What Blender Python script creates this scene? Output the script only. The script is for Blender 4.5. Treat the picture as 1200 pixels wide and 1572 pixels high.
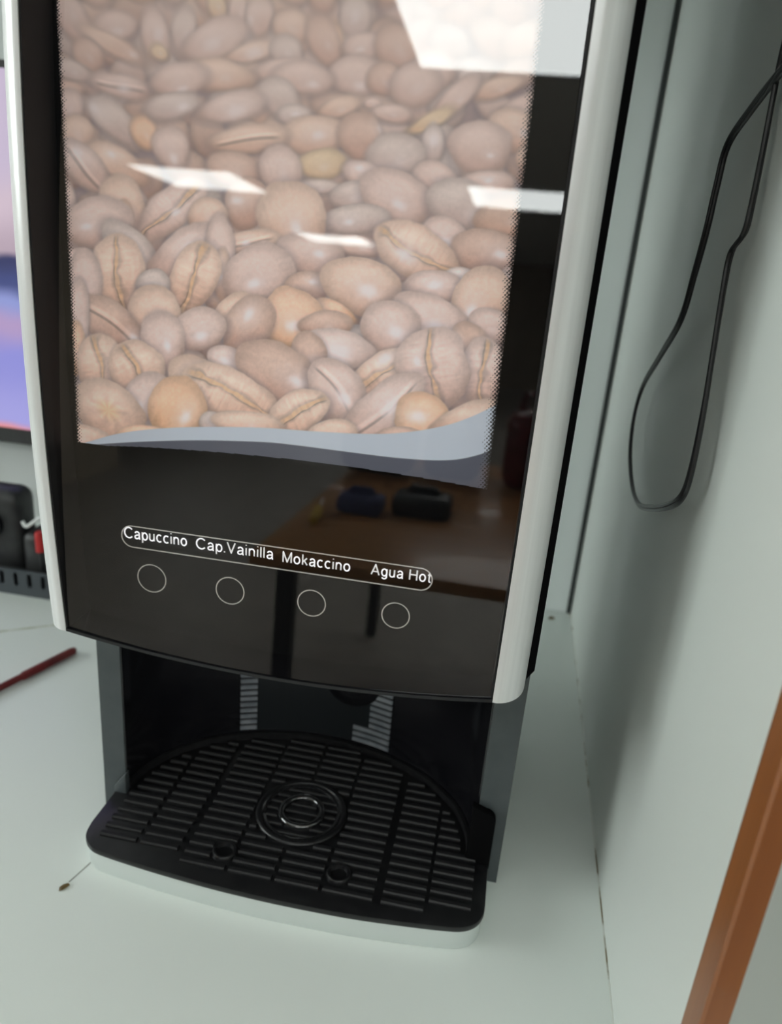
import bpy, bmesh, math, random
import numpy as np
from mathutils import Matrix, Vector

random.seed(7)
np.random.seed(7)
for o in list(bpy.data.objects):
    bpy.data.objects.remove(o, do_unlink=True)
scene = bpy.context.scene
COL = scene.collection

# ------------------------------------------------------------------ camera
CX, CY, F = 600.0, 786.0, 1160.0
PITCH, YAW, ROLL = 0.3497, -0.146, -0.0852
CAMZ = 1.3042
ZC = 0.85                                   # top of the worktop
_f = np.array([math.sin(YAW)*math.cos(PITCH), math.cos(YAW)*math.cos(PITCH), -math.sin(PITCH)])
_r0 = np.array([math.cos(YAW), -math.sin(YAW), 0.0])
_d0 = np.cross(_f, _r0)
_r = math.cos(ROLL)*_r0 + math.sin(ROLL)*_d0
_d = -math.sin(ROLL)*_r0 + math.cos(ROLL)*_d0
CAM = np.array([0, 0, CAMZ])
cd = bpy.data.cameras.new('camera')
cam = bpy.data.objects.new('camera', cd)
COL.objects.link(cam)
m = Matrix(((_r[0], -_d[0], -_f[0], 0), (_r[1], -_d[1], -_f[1], 0), (_r[2], -_d[2], -_f[2], 0), (0, 0, 0, 1)))
cam.matrix_world = Matrix.Translation((0, 0, CAMZ)) @ m
cd.sensor_fit = 'VERTICAL'
cd.sensor_height = 24.0
cd.lens = F/1572.0*24.0
cd.clip_start = 0.02
cd.dof.use_dof = True
cd.dof.focus_distance = 0.45
cd.dof.aperture_fstop = 4.2
scene.camera = cam

# ------------------------------------------------------------------ world, exposure
w = bpy.data.worlds.new('world'); scene.world = w
w.use_nodes = True
w.node_tree.nodes['Background'].inputs[0].default_value = (0.75, 0.88, 1.0, 1)
w.node_tree.nodes['Background'].inputs[1].default_value = 1.0
vs = scene.view_settings
vs.view_transform = 'Standard'; vs.look = 'None'; vs.gamma = 1.0; vs.use_curve_mapping = False
vs.exposure = 0.0

PANEL_L = 8.5        # radiance of the ceiling panels
FILL_L = 0.75         # unseen panel added to brighten the worktop
WINDOW_L = 10.0       # radiance of the bright window panes
BACKLIT = 0.18        # the picture front is lit from behind

# ------------------------------------------------------------------ helpers
def ray(x, y):
    return _r*((x-CX)/F) + _d*((y-CY)/F) + _f
def on_y(x, y, Y):
    d = ray(x, y); return CAM + d*(Y/d[1])
def on_z(x, y, Z):
    d = ray(x, y); return CAM + d*((Z-CAMZ)/d[2])
def on_x(x, y, X):
    d = ray(x, y); return CAM + d*(X/d[0])

def lin(c):
    c = np.asarray(c, float)/255.0
    return np.where(c <= 0.04045, c/12.92, ((c+0.055)/1.055)**2.4)

def mat(name, col, rough=0.5, metal=0.0, spec=0.5, coat=0.0, emis=None, es=0.0):
    m = bpy.data.materials.new(name); m.use_nodes = True
    b = m.node_tree.nodes['Principled BSDF']
    b.inputs['Base Color'].default_value = (*col, 1)
    b.inputs['Roughness'].default_value = rough
    b.inputs['Metallic'].default_value = metal
    b.inputs['Specular IOR Level'].default_value = spec
    b.inputs['Coat Weight'].default_value = coat
    if emis:
        b.inputs['Emission Color'].default_value = (*emis, 1)
        b.inputs['Emission Strength'].default_value = es
    return m

def noise_col(m, c1, c2, scale=40.0, detail=4.0, lo=0.35, hi=0.65, stretch=(1, 1, 1), bump=0.0):
    nt = m.node_tree; b = nt.nodes['Principled BSDF']
    tc = nt.nodes.new('ShaderNodeTexCoord'); mp = nt.nodes.new('ShaderNodeMapping')
    mp.inputs['Scale'].default_value = stretch
    n = nt.nodes.new('ShaderNodeTexNoise'); n.inputs['Scale'].default_value = scale; n.inputs['Detail'].default_value = detail
    r = nt.nodes.new('ShaderNodeValToRGB')
    r.color_ramp.elements[0].position = lo; r.color_ramp.elements[0].color = (*c1, 1)
    r.color_ramp.elements[1].position = hi; r.color_ramp.elements[1].color = (*c2, 1)
    nt.links.new(tc.outputs['Object'], mp.inputs[0]); nt.links.new(mp.outputs[0], n.inputs['Vector'])
    nt.links.new(n.outputs['Fac'], r.inputs[0]); nt.links.new(r.outputs[0], b.inputs['Base Color'])
    if bump:
        bp = nt.nodes.new('ShaderNodeBump'); bp.inputs['Strength'].default_value = bump; bp.inputs['Distance'].default_value = 0.001
        nt.links.new(n.outputs['Fac'], bp.inputs['Height']); nt.links.new(bp.outputs[0], b.inputs['Normal'])
    return m

def speckled(m, base, speck, scale=55.0, thr=0.035):
    """faint specks of dirt scattered on a plain laminate"""
    nt = m.node_tree; b = nt.nodes['Principled BSDF']
    tc = nt.nodes.new('ShaderNodeTexCoord')
    v = nt.nodes.new('ShaderNodeTexVoronoi'); v.inputs['Scale'].default_value = scale
    nz = nt.nodes.new('ShaderNodeTexNoise'); nz.inputs['Scale'].default_value = 6.0
    th = nt.nodes.new('ShaderNodeMath'); th.operation = 'MULTIPLY'; th.inputs[1].default_value = thr*2
    r = nt.nodes.new('ShaderNodeMath'); r.operation = 'LESS_THAN'
    big = nt.nodes.new('ShaderNodeTexNoise'); big.inputs['Scale'].default_value = 3.0
    mx0 = nt.nodes.new('ShaderNodeMixRGB'); mx0.inputs[1].default_value = (*base, 1)
    mx0.inputs[2].default_value = (base[0]*0.93, base[1]*0.93, base[2]*0.91, 1)
    mx = nt.nodes.new('ShaderNodeMixRGB'); mx.inputs[2].default_value = (*speck, 1)
    nt.links.new(tc.outputs['Object'], v.inputs['Vector']); nt.links.new(tc.outputs['Object'], nz.inputs['Vector'])
    nt.links.new(tc.outputs['Object'], big.inputs['Vector']); nt.links.new(big.outputs['Fac'], mx0.inputs[0])
    sub = nt.nodes.new('ShaderNodeMath'); sub.operation = 'SUBTRACT'; sub.inputs[1].default_value = 0.42
    nt.links.new(nz.outputs['Fac'], sub.inputs[0]); nt.links.new(sub.outputs[0], th.inputs[0])
    nt.links.new(v.outputs['Distance'], r.inputs[0]); nt.links.new(th.outputs[0], r.inputs[1])
    nt.links.new(mx0.outputs[0], mx.inputs[1]); nt.links.new(r.outputs[0], mx.inputs[0])
    nt.links.new(mx.outputs[0], b.inputs['Base Color'])
    return m

def wood(name, c1, c2, rough=0.35, axis=2):
    m = mat(name, c1, rough, coat=0.2)
    st = [60, 60, 60]; st[axis] = 2.5
    return noise_col(m, c1, c2, 1.0, 6.0, 0.3, 0.7, tuple(st), 0.1)

def thin_glass(name):
    m = bpy.data.materials.new(name); m.use_nodes = True
    nt = m.node_tree; nt.nodes.clear()
    out = nt.nodes.new('ShaderNodeOutputMaterial'); mix = nt.nodes.new('ShaderNodeMixShader')
    fr = nt.nodes.new('ShaderNodeFresnel'); fr.inputs['IOR'].default_value = 1.9   # both faces of the pane together
    tr = nt.nodes.new('ShaderNodeBsdfTransparent'); gl = nt.nodes.new('ShaderNodeBsdfGlossy')
    gl.inputs['Roughness'].default_value = 0.0
    geo = nt.nodes.new('ShaderNodeNewGeometry')
    # keep the same Fresnel curve on the rear face
    fr2 = nt.nodes.new('ShaderNodeFresnel'); fr2.inputs['IOR'].default_value = 1.0/1.5
    sel = nt.nodes.new('ShaderNodeMath'); sel.operation = 'MULTIPLY'
    inv = nt.nodes.new('ShaderNodeMath'); inv.operation = 'SUBTRACT'; inv.inputs[0].default_value = 1.0
    nt.links.new(geo.outputs['Backfacing'], inv.inputs[1])
    nt.links.new(fr.outputs[0], sel.inputs[0]); nt.links.new(inv.outputs[0], sel.inputs[1])
    nt.links.new(sel.outputs[0], mix.inputs[0]); nt.links.new(tr.outputs[0], mix.inputs[1])
    nt.links.new(gl.outputs[0], mix.inputs[2]); nt.links.new(mix.outputs[0], out.inputs[0])
    nt.nodes.remove(fr2)
    return m

def obj_from(name, verts, faces, material=None, parent=None, smooth=False):
    me = bpy.data.meshes.new(name)
    me.from_pydata([tuple(v) for v in verts], [], faces); me.update()
    o = bpy.data.objects.new(name, me); COL.objects.link(o)
    if material: me.materials.append(material)
    if parent: o.parent = parent
    if smooth:
        me.polygons.foreach_set('use_smooth', [True]*len(me.polygons))
    return o

def obj_bm(name, bm, material=None, parent=None, smooth=False):
    bmesh.ops.recalc_face_normals(bm, faces=bm.faces)
    me = bpy.data.meshes.new(name); bm.to_mesh(me); bm.free()
    o = bpy.data.objects.new(name, me); COL.objects.link(o)
    if material: me.materials.append(material)
    if parent: o.parent = parent
    if smooth:
        me.polygons.foreach_set('use_smooth', [True]*len(me.polygons))
        try: me.set_sharp_from_angle(angle=math.radians(40))
        except Exception: pass
    return o

def add_box(bm, x0, x1, y0, y1, z0, z1, bevel=0.0, seg=2):
    r = bmesh.ops.create_cube(bm, size=1.0)
    vs_ = r['verts']
    for v in vs_:
        v.co.x = x0 if v.co.x < 0 else x1
        v.co.y = y0 if v.co.y < 0 else y1
        v.co.z = z0 if v.co.z < 0 else z1
    if bevel > 0:
        es = list({e for v in vs_ for e in v.link_edges})
        bmesh.ops.bevel(bm, geom=es, offset=bevel, segments=seg, affect='EDGES', profile=0.5)

def box(name, x0, x1, y0, y1, z0, z1, material, parent=None, bevel=0.0, seg=2):
    bm = bmesh.new(); add_box(bm, x0, x1, y0, y1, z0, z1, bevel, seg)
    return obj_bm(name, bm, material, parent, bevel > 0)

def add_prism(bm, pts, lo, hi, axis='z'):
    """extrude a 2D outline: axis z -> pts are (x,y); axis y -> pts are (x,z)"""
    def P(p, h):
        return (p[0], p[1], h) if axis == 'z' else (p[0], h, p[1])
    a = [bm.verts.new(P(p, lo)) for p in pts]
    b = [bm.verts.new(P(p, hi)) for p in pts]
    n = len(pts)
    bm.faces.new(a); bm.faces.new(b[::-1])
    for i in range(n):
        bm.faces.new((a[i], b[i], b[(i+1) % n], a[(i+1) % n]))

def prism(name, pts, lo, hi, material, parent=None, axis='z', bevel=0.0, smooth=False):
    bm = bmesh.new(); add_prism(bm, pts, lo, hi, axis)
    if bevel:
        hz = [e for e in bm.edges if abs((e.verts[0].co-e.verts[1].co).z if axis == 'z' else (e.verts[0].co-e.verts[1].co).y) < 1e-6]
        bmesh.ops.recalc_face_normals(bm, faces=bm.faces)
        bmesh.ops.bevel(bm, geom=hz, offset=bevel, segments=2, affect='EDGES', profile=0.5)
    return obj_bm(name, bm, material, parent, smooth or bevel > 0)

def add_torus(bm, c, R, r, nR=48, nr=10, sz=1.0):
    rings = []
    for i in range(nR):
        a = 2*math.pi*i/nR; ring = []
        for j in range(nr):
            b = 2*math.pi*j/nr
            ring.append(bm.verts.new((c[0]+(R+r*math.cos(b))*math.cos(a), c[1]+(R+r*math.cos(b))*math.sin(a), c[2]+r*sz*math.sin(b))))
        rings.append(ring)
    for i in range(nR):
        for j in range(nr):
            bm.faces.new((rings[i][j], rings[(i+1) % nR][j], rings[(i+1) % nR][(j+1) % nr], rings[i][(j+1) % nr]))

def add_tube(bm, pts, rad, n=10, caps=True):
    pts = [Vector(p) for p in pts]
    rr = rad if isinstance(rad, (list, tuple)) else [rad]*len(pts)
    rings = []; prev = None
    for i, p in enumerate(pts):
        t = (pts[min(i+1, len(pts)-1)]-pts[max(i-1, 0)]).normalized()
        ref = prev if prev is not None else (Vector((1, 0, 0)) if abs(t.x) < 0.8 else Vector((0, 1, 0)))
        u = (ref - t*ref.dot(t)).normalized(); v = t.cross(u); prev = u
        rings.append([bm.verts.new(p + (u*math.cos(2*math.pi*k/n)+v*math.sin(2*math.pi*k/n))*rr[i]) for k in range(n)])
    for i in range(len(rings)-1):
        for k in range(n):
            bm.faces.new((rings[i][k], rings[i][(k+1) % n], rings[i+1][(k+1) % n], rings[i+1][k]))
    if caps:
        bm.faces.new(rings[0][::-1]); bm.faces.new(rings[-1])

def add_lathe(bm, c, prof, n=40):
    rings = []
    for (r, z) in prof:
        if r < 1e-7:
            rings.append([bm.verts.new((c[0], c[1], c[2]+z))])
        else:
            rings.append([bm.verts.new((c[0]+r*math.cos(2*math.pi*k/n), c[1]+r*math.sin(2*math.pi*k/n), c[2]+z)) for k in range(n)])
    for a, b in zip(rings[:-1], rings[1:]):
        for k in range(n):
            q = (k+1) % n
            if len(a) == 1 and len(b) == 1: continue
            if len(a) == 1: bm.faces.new((a[0], b[k], b[q]))
            elif len(b) == 1: bm.faces.new((a[k], b[0], a[q]))
            else: bm.faces.new((a[k], b[k], b[q], a[q]))

def catmull(pts, sub=8):
    P = [np.array(p, float) for p in pts]; P = [2*P[0]-P[1]]+P+[2*P[-1]-P[-2]]
    out = []
    for i in range(1, len(P)-2):
        for k in range(sub):
            t = k/sub
            out.append(0.5*((2*P[i])+(-P[i-1]+P[i+1])*t+(2*P[i-1]-5*P[i]+4*P[i+1]-P[i+2])*t*t+(-P[i-1]+3*P[i]-3*P[i+1]+P[i+2])*t**3))
    out.append(P[-2]); return out

def empty(name, loc=(0, 0, 0)):
    o = bpy.data.objects.new(name, None); COL.objects.link(o)
    o.empty_display_size = 0.02
    return o                                  # parts are modelled in world space under it

def tag(o, label=None, cat=None, group=None, kind=None):
    if label: o['label'] = label
    if cat: o['category'] = cat
    if group: o['group'] = group
    if kind: o['kind'] = kind
    return o

# ------------------------------------------------------------------ materials
M_wall = speckled(mat('white_wall_paint', (0.78, 0.83, 0.81), 0.55), (0.86, 0.91, 0.90), (0.80, 0.85, 0.83), 20, 0.02)
M_lam = speckled(mat('white_laminate', (0.8, 0.84, 0.82), 0.32), (0.80, 0.85, 0.82), (0.35, 0.33, 0.28), 45, 0.03)
M_div = speckled(mat('white_melamine', (0.8, 0.84, 0.82), 0.4), (0.78, 0.82, 0.79), (0.5, 0.47, 0.4), 22, 0.02)
M_floor = noise_col(mat('grey_floor', (0.4, 0.38, 0.36), 0.4), (0.30, 0.27, 0.24), (0.36, 0.33, 0.29), 8)
M_ceil = mat('ceiling_white', (0.8, 0.82, 0.81), 0.8)
M_beige = noise_col(mat('beige_wall', (0.5, 0.42, 0.33), 0.7), (0.42, 0.36, 0.29), (0.48, 0.41, 0.33), 3)
M_wood = wood('edge_wood', (0.36, 0.125, 0.03), (0.23, 0.07, 0.017))
M_desk = wood('desk_wood', (0.50, 0.24, 0.09), (0.36, 0.15, 0.05), 0.3, 0)
M_black = mat('black_panel', (0.004, 0.004, 0.0045), 0.9, spec=0.05)
M_gloss = noise_col(mat('gloss_black', (0.008, 0.008, 0.01), 0.16), (0.007, 0.007, 0.009), (0.011, 0.011, 0.013), 30)
M_shell = noise_col(mat('dark_grey_shell', (0.06, 0.07, 0.072), 0.42), (0.055, 0.066, 0.07), (0.066, 0.078, 0.082), 60)
M_silver = noise_col(mat('silver_rail', (0.85, 0.86, 0.84), 0.34, 0.25, spec=0.4), (0.77, 0.78, 0.78), (0.85, 0.86, 0.86), 1.0, 3, 0.3, 0.7, (300, 300, 3))
M_base = mat('silver_paint', (0.66, 0.71, 0.69), 0.4, 0.25)
M_tray = noise_col(mat('black_tray', (0.008, 0.008, 0.009), 0.35), (0.006, 0.006, 0.007), (0.011, 0.011, 0.012), 80)
M_slat = noise_col(mat('black_slat', (0.01, 0.01, 0.011), 0.45, spec=0.35), (0.008, 0.008, 0.009), (0.017, 0.017, 0.018), 200)
M_ring = mat('glossy_ring', (0.015, 0.015, 0.016), 0.07, spec=0.9, coat=1.0)
M_bezel = mat('bezel_black', (0.012, 0.012, 0.013), 0.6, spec=0.3)
M_glass = thin_glass('door_glass')
M_white = mat('white_print', (0.92, 0.92, 0.93), 0.5, emis=(1, 1, 1), es=0.25)
M_line = mat('pale_print', (0.75, 0.72, 0.68), 0.5)
M_cord = mat('black_cord', (0.018, 0.018, 0.02), 0.3)
M_red = noise_col(mat('red_plastic', (0.25, 0.02, 0.02), 0.35), (0.09, 0.010, 0.011), (0.15, 0.014, 0.014), 30)
M_seal = mat('dark_seal', (0.03, 0.035, 0.035), 0.6)
M_org = mat('slate_plastic', (0.055, 0.065, 0.075), 0.45)
M_dark = noise_col(mat('dark_plastic', (0.02, 0.02, 0.022), 0.4), (0.016, 0.016, 0.018), (0.028, 0.03, 0.03), 60)
M_frame = mat('lamp_frame', (0.8, 0.82, 0.81), 0.5)
M_lamp = mat('lamp_diffuser', (0.9, 0.9, 0.9), 0.5, emis=(0.95, 1.0, 0.985), es=PANEL_L)
M_fill = mat('fill_diffuser', (0.9, 0.9, 0.9), 0.5, emis=(0.95, 1.0, 0.985), es=FILL_L)  # diffuser of the added fill panel
M_pane = mat('bright_pane', (0.9, 0.9, 0.9), 0.5, emis=(0.93, 1.0, 0.98), es=WINDOW_L)

# ------------------------------------------------------------------ room
XW = 0.1162            # inner face of the divider panel
YW = 0.9408            # back wall
RX0, RX1, RY0, CEIL = -6.2, 4.2, -16.5, 2.65
LX = -2.8              # near stretch of the left wall
LY = -4.3

def struct(o): return tag(o, kind='structure')
struct(box('floor', RX0-.1, RX1+.1, RY0-.1, YW+.1, -0.1, 0.0, M_floor))
struct(box('ceiling', RX0-.1, RX1+.1, RY0-.1, YW+.1, CEIL+.02, CEIL+.12, M_ceil))
struct(box('wall_back', RX0-.1, RX1+.1, YW, YW+.1, 0, CEIL+.02, M_wall))
struct(box('wall_right', RX1, RX1+.1, RY0, YW, 0, CEIL+.02, M_beige))
struct(box('wall_front', RX0-.1, RX1+.1, RY0-.1, RY0, 0, CEIL+.02, M_beige))
struct(box('wall_far_left', RX0-.1, RX0, RY0, LY, 0, CEIL+.02, M_beige))
# near left wall with a window opening
WY0, WY1, WZ0, WZ1 = -1.15, 0.35, 1.40, 2.30
bm = bmesh.new()
add_box(bm, LX-.1, LX, LY, WY0, 0, CEIL+.02)
add_box(bm, LX-.1, LX, WY1, YW, 0, CEIL+.02)
add_box(bm, LX-.1, LX, WY0, WY1, 0, WZ0)
add_box(bm, LX-.1, LX, WY0, WY1, WZ1, CEIL+.02)
add_box(bm, RX0, LX-.1, LY, LY+.1, 0, CEIL+.02)
struct(obj_bm('wall_left', bm, M_beige))
win = empty('window_1'); struct(win)
bm = bmesh.new()
for (a, b, c, d_) in ((WY0, WY1, WZ0, WZ0+.05), (WY0, WY1, WZ1-.05, WZ1), (WY0, WY0+.05, WZ0+.05, WZ1-.05), (WY1-.05, WY1, WZ0+.05, WZ1-.05), ((WY0+WY1)/2-.025, (WY0+WY1)/2+.025, WZ0+.05, WZ1-.05)):
    add_box(bm, LX-.08, LX-.02, a, b, c, d_)
obj_bm('window_frame', bm, M_frame, win)
for a, b in ((WY0+.05, (WY0+WY1)/2-.025), ((WY0+WY1)/2+.025, WY1-.05)):
    box('pane', LX-.056, LX-.05, a, b, WZ0+.05, WZ1-.05, M_pane, win)

# dark seal in the corner between back wall and divider
struct(box('trim_1', XW-.0060, XW-.0010, YW-.004, YW-.0002, ZC, 2.1, M_seal))

# ceiling panels
def ceiling_light(x0, x1, y0, y1, label, m_=None):
    t = empty('ceiling_light')
    tag(t, label, 'ceiling light', 'square ceiling light panels')
    bm = bmesh.new()
    f = .025
    for (a, b, c, d_) in ((x0-f, x1+f, y0-f, y0), (x0-f, x1+f, y1, y1+f), (x0-f, x0, y0, y1), (x1, x1+f, y0, y1)):
        add_box(bm, a, b, c, d_, CEIL-.012, CEIL+.02)
    obj_bm('frame', bm, M_frame, t)
    box('diffuser', x0, x1, y0, y1, CEIL-.004, CEIL+.015, m_ or M_lamp, t)
ceiling_light(-.75, .47, -3.86, -2.66, 'white ceiling light panel mirrored largest in the machine glass, top right')
ceiling_light(-.73, .47, -8.75, -7.45, 'white ceiling light panel mirrored as a bar beside the right silver rail')
ceiling_light(-4.60, -3.38, -9.06, -7.70, 'white ceiling light panel mirrored as a slanted bar over the left beans')
ceiling_light(-4.42, -3.12, -15.1, -13.6, 'white ceiling light panel mirrored as the smallest bar amid the beans')
ceiling_light(.75, 1.95, -3.86, -2.66, 'unseen white light panel added in the front row to brighten the machine front', None)  # extra panel, added to light the front-facing parts
ceiling_light(2.25, 3.45, -3.86, -2.66, 'unseen white light panel added nearest the right wall to brighten the machine front', None)  # second added panel for the same front light
ceiling_light(-1.30, -.10, -.95, .25, 'unseen white light panel added over the worktop to brighten it', M_fill)  # added overhead fill, unseen from the camera

# ------------------------------------------------------------------ worktop and divider
wt = empty('worktop')
tag(wt, 'white laminate worktop that the coffee machine stands on', 'worktop')
box('slab', -2.0, 1.2, 0.10, YW-.0005, ZC-.03, ZC, M_lam, wt, .0015)
for x in (-1.98, -.9, .3, 1.16):
    box('end_panel', x, x+.02, 0.14, YW-.001, 0, ZC-.03, M_lam, wt)
def strip_on_top(name, p, q, wd, h, m_):
    p = np.array(p[:2]); q = np.array(q[:2]); t = (q-p)/np.linalg.norm(q-p); n = np.array([-t[1], t[0]])*wd/2
    return prism(name, [p-n, q-n, q+n, p+n], ZC-.0005, ZC+h, m_, wt)
M_joint = noise_col(mat('stained_joint', (0.5, 0.52, 0.44), 0.6), (0.42, 0.45, 0.33), (0.66, 0.7, 0.62), 60)
M_joint2 = mat('grey_joint', (0.36, 0.38, 0.35), 0.6)
strip_on_top('joint_line', on_z(-60, 977, ZC), on_z(140, 953, ZC), .0035, .0003, M_joint)
strip_on_top('joint_line', on_z(146, 1318, ZC), on_z(106, 1354, ZC), .0009, .0003, M_joint2)
# caulk line and grime where divider meets worktop
M_grime = noise_col(mat('grime', (0.4, 0.38, 0.3), 0.7), (0.25, 0.22, 0.15), (0.72, 0.75, 0.7), 45, 5, 0.36, 0.5)
box('joint_line', XW-.0011, XW, .20, YW-.002, ZC-.0004, ZC+.0005, M_grime, wt)

dv = empty('divider_panel')
tag(dv, 'tall white divider panel with wooden front edge, right of the machine', 'panel')
box('board', XW, XW+.0085, .2701, YW-.0005, ZC, 2.1, M_div, dv)
bm = bmesh.new()
add_prism(bm, [(XW-.0012, .2535), (XW-.0002, .2518), (XW+.0095, .2518), (XW+.0095, .2700), (XW-.0012, .2700)], ZC, 2.1)
obj_bm('edge_strip', bm, M_wood, dv)

sh = empty('wall_shelf')
tag(sh, 'white shelf board fixed to the divider, above the coffee machine', 'shelf')
box('board', -1.0, XW-.0002, .30, YW-.0005, 1.665, 1.69, M_div, sh, .001)
for x in (-.9, -.4):
    box('bracket', x, x+.02, .50, YW-.0005, 1.640, 1.665, M_frame, sh)

# ------------------------------------------------------------------ coffee machine
cm = empty('coffee_machine')
tag(cm, 'black and silver coffee machine with a coffee bean picture on its door', 'coffee machine')
YD, YP, YR = 0.400, 0.456, 0.645          # door front, body front, rear
YPRINT = 0.4265
BX0, BX1 = -.281, .0375
NT = ZC+.215                              # top of the cup niche
TOP = ZC+.77
GTOP = 1.462                              # upper end of the glass
ECX, ECY, EA, EB = -.1230, .456, .1395, .1015
NZ = 40
arc = [(ECX+EA*math.cos(a), ECY+EB*math.sin(a)) for a in np.linspace(math.pi, 0, NZ)]
outl = [(BX0, YP)]+arc+[(BX1, YP), (BX1, YR), (BX0, YR)]
bm = bmesh.new()
add_prism(bm, outl, ZC, NT)
obj_bm('lower_body', bm, M_shell, cm)
box('upper_body', BX0, BX1, YP, YR, NT, TOP-.004, M_shell, cm, .003)
# glossy niche liner: thin curved wall inside the notch
inn = [(ECX+(EA-.0012)*math.cos(a), ECY+.0005+(EB-.0012)*math.sin(a)) for a in np.linspace(math.pi, 0, NZ)]
inn2 = [(ECX+(EA-.0002)*math.cos(a), ECY+.0005+(EB-.0002)*math.sin(a)) for a in np.linspace(math.pi, 0, NZ)]
prism('niche_liner', inn+inn2[::-1], ZC+.012, NT-.001, M_gloss, cm, smooth=True)
# low lip that the arc of the liner shows at the grille
lip = [(ECX+(EA-.0045)*math.cos(a), ECY+(EB-.0045)*math.sin(a)) for a in np.linspace(math.pi, 0, NZ)]
lip2 = [(ECX+(EA-.0016)*math.cos(a), ECY+(EB-.0016)*math.sin(a)) for a in np.linspace(math.pi, 0, NZ)]
prism('niche_lip', lip+lip2[::-1], ZC+.020, ZC+.0275, M_slat, cm, smooth=True)
# paler flat plate; grey ribs and round disc stand in for reflections on the liner
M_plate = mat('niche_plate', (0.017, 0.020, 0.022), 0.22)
M_reflect = noise_col(mat('grey_reflection', (0.2, 0.22, 0.24), 0.35), (0.16, 0.18, 0.20), (0.27, 0.29, 0.31), 90)  # pale grey imitates light mirrored in the glossy wall
def wall_pt(x, inset):
    t = (x-ECX)/(EA-.0012)
    a = math.acos(max(-1, min(1, t)))
    return np.array([ECX+(EA-.0012-inset)*math.cos(a), ECY+.0005+(EB-.0012-inset)*math.sin(a)])
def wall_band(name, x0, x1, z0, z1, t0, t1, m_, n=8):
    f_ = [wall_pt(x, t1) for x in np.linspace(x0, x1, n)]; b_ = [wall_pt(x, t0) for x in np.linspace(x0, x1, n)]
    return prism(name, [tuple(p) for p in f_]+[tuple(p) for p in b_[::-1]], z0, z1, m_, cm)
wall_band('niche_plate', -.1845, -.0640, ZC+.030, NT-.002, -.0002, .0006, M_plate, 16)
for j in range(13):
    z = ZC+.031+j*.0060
    wall_band('streak', -.1985, -.1850, z, z+.0036, .0, .0016, M_reflect, 4)
    wall_band('streak', -.0985 if j < 3 else -.0840, -.0645, z, z+.0036, .0006, .0020, M_reflect, 6)
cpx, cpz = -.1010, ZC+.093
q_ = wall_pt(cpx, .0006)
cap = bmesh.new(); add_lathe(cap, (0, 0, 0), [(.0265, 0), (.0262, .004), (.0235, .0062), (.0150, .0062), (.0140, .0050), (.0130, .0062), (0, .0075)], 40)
o = obj_bm('reflected_disc', cap, M_gloss, cm, True)  # dark disc shaped after a mirror image in the liner
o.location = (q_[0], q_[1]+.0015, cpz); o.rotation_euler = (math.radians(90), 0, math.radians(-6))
# dispensing nozzle under the niche ceiling
noz = bmesh.new()
add_lathe(noz, (ECX, .492, NT), [(0, -.03), (.010, -.03), (.012, -.026), (.016, -.022), (.028, -.018), (.031, -.012), (.031, -.0005), (0, -.0005)], 32)
obj_bm('nozzle', noz, M_gloss, cm, smooth=True)

# door ------------------------------------------------------------------------------------
ZB = CAMZ - .6515*YD                      # bottom corners of the door
SAG = .0107
LIN, RIN = -.2672, .0131                  # inner edges of the rails
LOUT, ROUT = -.2865, .0322
LBOW, RBOW = .0052, .0008
ZMID = CAMZ-.2*YD; ZH = .46*YD
def bow(z):
    return max(-.6, 1-((z-ZMID)/ZH)**2)
def lin_x(z): return LIN - LBOW*bow(z)
def rin_x(z): return RIN + RBOW*bow(z)
def zarc(x):
    t = (x-(LIN+RIN)/2)/((RIN-LIN)/2)
    return ZB - SAG*(1-min(1, t*t))

# shell (solid slab behind the glass, black)
xs = np.linspace(LIN, RIN, 25)
shell = [(BX0-.001, ZB+.004)]+[(x, zarc(x)) for x in xs]+[(RIN+.012, ZB+.0005), (.0330, ZB+.003), (.0372, ZB+.010), (.0372, TOP), (BX0-.001, TOP)]
door = prism('door', shell, .4275, YP, M_black, cm, axis='y')
# bezel lining between rails and backing, top and bottom closure
zs = np.linspace(ZB, TOP, 30)
for fn, s in ((lin_x, 1), (rin_x, -1)):
    bm = bmesh.new()
    q = []
    for z in zs:
        x = fn(z)
        q.append([bm.verts.new(p) for p in ((x, .4004, z), (x+.0012*s, .4004, z), (x+.0012*s, .4275, z), (x, .4275, z))])
    for a, b in zip(q[:-1], q[1:]):
        for k in range(4):
            bm.faces.new((a[k], a[(k+1) % 4], b[(k+1) % 4], b[k]))
    bm.faces.new(q[0]); bm.faces.new(q[-1][::-1])
    obj_bm('bezel', bm, M_bezel, door)
chin = [(x, zarc(x)) for x in xs]+[(x, zarc(x)+.0022) for x in xs[::-1]]
prism('chin', chin, .3993, .4276, M_gloss, door, axis='y')
box('header', LIN-.004, RIN+.0005, .3995, .4275, GTOP, TOP, M_black, door)

# rails
def rail(name, fn_in, side, width):
    prof = []
    for t in np.linspace(0, 1, 12):
        a = t*math.pi/2
        prof.append((math.sin(a)*width, .3992+(1-math.cos(a))*.026))
    prof += [(width, .4272), (0.0, .4272)]
    prof = [(0.0, .3996)]+prof[1:]
    bm = bmesh.new(); rings = []
    for z in np.linspace(ZB, TOP, 40):
        rings.append([bm.verts.new((fn_in(z)+side*p[0], p[1], z)) for p in prof])
    n = len(prof)
    for a, b in zip(rings[:-1], rings[1:]):
        for k in range(n):
            bm.faces.new((a[k], a[(k+1) % n], b[(k+1) % n], b[k]))
    bm.faces.new(rings[0]); bm.faces.new(rings[-1][::-1])
    return obj_bm(name, bm, M_silver, door, True)
rail('rail', lin_x, -1, LIN-LOUT)
rail('rail', rin_x, 1, ROUT-RIN)
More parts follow.
